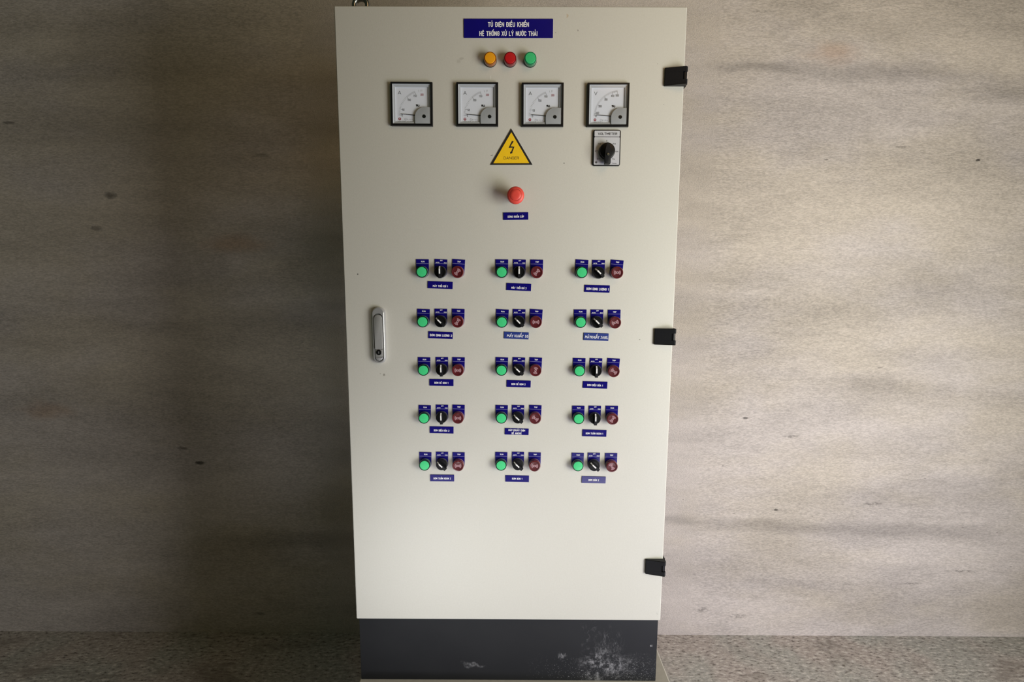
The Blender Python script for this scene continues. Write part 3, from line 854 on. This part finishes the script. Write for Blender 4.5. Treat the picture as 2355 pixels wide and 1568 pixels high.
def make_trip():
    t = thing('trip_buzzer', 'x', 'buzzer', 0, 0, 0, 'dark red TRIP buzzers')
    legend(t, 'TRIP')
    part('bezel_ring', mesh_of(lathe([(.0144, -.0016), (.0147, -.0034), (.0143, -.0066), (0, -.0066)]), 'trip_ring', 40), 'ringpink', t)
    bm = lathe([(.0142, -.0062), (.0145, -.0100), (.0144, -.0148), (.0137, -.0162), (.0118, -.0164), (.0112, -.0156), (.0102, -.0154), (0, -.0156)], 44,
               mids=[0, 0, 0, 0, 0, 1, 1])
    cp = part('buzzer_cap', mesh_of(bm, 'trip_cap', 40), ['maroon', 'maroon2'], t)
    bm = bmesh.new(); Y = -.01575

    def arc(r0_, r1_, a0, a1, mi, y, n=10):
        for i in range(n):
            b0, b1 = (math.radians(a0 + (a1 - a0) * (i + j) / n) for j in (0, 1))
            flat([(r * math.cos(b), r * math.sin(b)) for r, b in ((r0_, b0), (r1_, b0), (r1_, b1), (r0_, b1))], y, bm, mi)
    for s in (0, 180):
        arc(.0028, .0082, s - 40, s + 40, 0, Y)
        for r in (.0041, .0053, .0065):
            arc(r, r + .0005, s - 33, s + 33, 1, Y - .00003)
    flat(circ(0, 0, .0027, 20), Y - .00002, bm, 0)
    flat(circ(0, 0, .0013, 20), Y - .00008, bm, 2)
    for a0 in (45, 100, 225, 285):
        arc(.0106, .0112, a0, a0 + 26, 2, Y - .0002, 5)
    part('sound_mark', bm, ['pinkmark', 'maroon2', 'ink'], cp, label='pale pink fan-shaped mark')
    return t


NP = {(1, 1): 'MÁY THỔI KHÍ 1', (1, 2): 'MÁY THỔI KHÍ 2', (1, 3): 'BƠM ĐỊNH LƯỢNG 1', (2, 1): 'BƠM ĐỊNH LƯỢNG 2', (2, 2): 'MÁY KHUẤY DD', (2, 3): 'MÁY KHUẤY JAVEL',
      (3, 1): 'BƠM BỂ GOM 1', (3, 2): 'BƠM BỂ GOM 2', (3, 3): 'BƠM ĐIỀU HÒA 1', (4, 1): 'BƠM ĐIỀU HÒA 2', (4, 2): 'MÁY KHUẤY CHÌM BỂ ANOXIC', (4, 3): 'BƠM TUẦN HOÀN 1',
      (5, 1): 'BƠM TUẦN HOÀN 2', (5, 2): 'BƠM BÙN 1', (5, 3): 'BƠM BÙN 2'}
NPW = {(1, 1): (36.5, .6, -2.5), (1, 2): (36.5, .5, -2.3), (1, 3): (54, 1.4, -.9), (2, 1): (54, 1, -.5), (3, 1): (34.7, 0, -1), (3, 2): (34.7, -.5, -1), (3, 3): (38.8, 0, -.9),
       (4, 1): (38.8, 0, -1.4), (4, 3): (43.5, 0, -1), (5, 1): (43.8, 0, -1), (5, 2): (26, 0, 0), (5, 3): (26.5, 0, -.5)}
# (x, z, tilt of the legend plate) in mm and degrees of lamp, selector and buzzer; then (x, z, width, height, tilt) of the nameplate
UNITS = {(1, 1): ([(-209.3, 905.0, -0.6), (-165.7, 905.2, -2.6), (-123.7, 905.2, -3.7)], (-167.3, 873.9, 60.4, 17.3, -1.9)), (1, 2): ([(-18.7, 905.4, -0.6), (23.0, 905.4, -1.5), (64.9, 905.2, -0.9)], (22.5, 870.0, 59.6, 17.4, -2.2)), (1, 3): ([(172.4, 905.6, -3.2), (213.4, 905.0, -0.8), (256.2, 905.2, -4.3)], (211.5, 866.7, 61.1, 17.4, -1.6)), (2, 1): ([(-209.5, 785.8, -2.0), (-166.6, 786.4, -0.6), (-124.8, 786.4, -1.7)], (-168.0, 752.3, 59.7, 17.1, -1.9)), (2, 2): ([(-18.3, 785.9, -3.3), (23.2, 786.4, -1.5), (64.0, 786.4, -3.2)], (17.2, 752.3, 60.3, 17.1, -1.8)), (2, 3): ([(172.1, 786.3, -0.1), (212.6, 786.3, -0.7), (254.8, 786.0, 0.2)], (211.9, 749.9, 61.0, 18.2, -1.8)), (3, 1): ([(-209.7, 667.2, -1.2), (-165.6, 667.8, -0.3), (-125.1, 667.6, -1.5)], (-167.3, 634.5, 59.5, 17.1, -0.9)), (3, 2): ([(-18.9, 668.0, -2.1), (22.9, 668.0, -2.1), (64.4, 668.0, -2.3)], (23.6, 632.2, 59.5, 17.2, -1.4)), (3, 3): ([(171.6, 667.1, -1.4), (212.6, 666.9, -2.0), (255.0, 666.8, -3.4)], (212.6, 630.3, 60.5, 17.3, -1.7)), (4, 1): ([(-210.4, 546.8, -1.5), (-167.0, 548.0, -0.6), (-126.0, 548.1, -1.2)], (-168.5, 513.7, 59.7, 17.5, -1.0)), (4, 2): ([(-18.8, 547.8, -1.5), (22.1, 548.0, -1.2), (64.8, 548.3, -1.9)], (19.4, 510.4, 59.9, 16.5, -1.4)), (4, 3): ([(172.2, 547.2, -0.6), (213.0, 547.3, -1.2), (255.4, 547.4, -0.6)], (213.9, 507.4, 60.2, 17.5, -1.2)), (5, 1): ([(-211.0, 425.7, -1.6), (-168.4, 426.7, -0.6), (-126.8, 425.8, -0.7)], (-168.7, 388.3, 60.6, 17.4, -0.3)), (5, 2): ([(-19.4, 426.7, -1.1), (22.8, 427.6, -0.7), (64.7, 426.5, -1.1)], (21.3, 387.5, 59.7, 17.1, -1.0)), (5, 3): ([(173.0, 426.0, -1.1), (213.8, 426.5, -0.6), (257.4, 425.8, -0.2)], (215.0, 385.7, 60.7, 17.5, -1.1))}
AUTO = {(1, 3), (2, 1), (2, 2), (2, 3), (3, 2), (4, 2), (5, 1), (5, 2), (5, 3)}
MARK = {(1, 1): 50, (1, 2): 48, (1, 3): 0, (2, 1): 58, (2, 2): 0, (2, 3): 18, (3, 1): 0, (3, 2): 82, (3, 3): -38, (4, 1): 0, (4, 2): -35, (4, 3): 58, (5, 1): 0, (5, 2): 0, (5, 3): 118}
protos = {}
acc = lambda s: [(c_, a_) for c_, a_ in s]
AC, HA = [ACUTE], [HAT, [(.45, 1.5), (.75, 1.85)]]
HANDW = {(2, 2): (acc([('M', []), ('A', AC), ('Y', []), (' ', []), ('K', []), ('H', []), ('U', []), ('A', HA), ('Y', []), (' ', []), ('D', []), ('D', [])]), -.0225, .0300, -.0040, .0058),
         (2, 3): (acc([('M', []), ('A', AC), ('Y', []), ('K', []), ('H', []), ('U', []), ('A', HA), ('Y', []), (' ', []), ('J', []), ('A', []), ('V', []), ('E', []), ('L', [])]), -.0265, .0302, -.0042, .0062)}
for (r, c), (us, npd) in UNITS.items():
    nm = NP[r, c]
    third = 'RUN' if (r, c) == (4, 3) else 'TRIP'
    for k, (x, z, dg_) in enumerate(us):
        if k not in protos:
            protos[k] = t = (make_run, make_sel, make_trip)[k]()
        else:
            t = copy_tree(protos[k])
        t.location = (x * mm, 0, z * mm + ZB)
        for ch in t.children:
            if ch.name.startswith('legend_plate'):
                ch.rotation_euler = (0, -math.radians(dg_), 0)
                if k == 2:
                    for g_ in ch.children: g_.data = LET[third]
            if k == 1 and ch.name.startswith('knob'):
                ch.rotation_euler = (0, -math.radians(46 if (r, c) in AUTO else (0 if c != 1 else (1.5 if r != 1 else 1))), 0)
            if k == 2 and ch.name.startswith('buzzer_cap'):
                ch.rotation_euler = (0, -math.radians(MARK[r, c]), 0)
        t['label'] = ('green RUN lamp above left of nameplate %s' % nm,
                      'black selector set to %s above nameplate %s' % ('AUTO' if (r, c) in AUTO else 'OFF', nm),
                      'red %s buzzer above right of nameplate %s' % (third, nm))[k]
    x, z, w_, h_, dg_ = npd
    lines = []
    if (r, c) in NPW:
        tw, ox, oz = NPW[r, c]
        lines = [(nm, ox * mm, oz * mm, tw * mm, (.0060 if tw > 50 else .0050), .17)]
    elif (r, c) == (4, 2):
        lines = [('MÁY KHUẤY CHÌM', 0, .0033, .0415, .0050, .17), ('BỂ ANOXIC', 0, -.0044, .0250, .0050, .17)]
    hw_ = HANDW.get((r, c))
    lab = ('blue nameplate with hand-painted white lettering %s' if hw_ else 'small blue nameplate with white lettering %s') % nm
    if hw_: random.seed(7 + c)
    nameplate('nameplate', lab, x * mm, z * mm, w_ * mm, h_ * mm, dg_, lines, 'tape' if hw_ else 'blue', 'small nameplates under the controls', hw_)
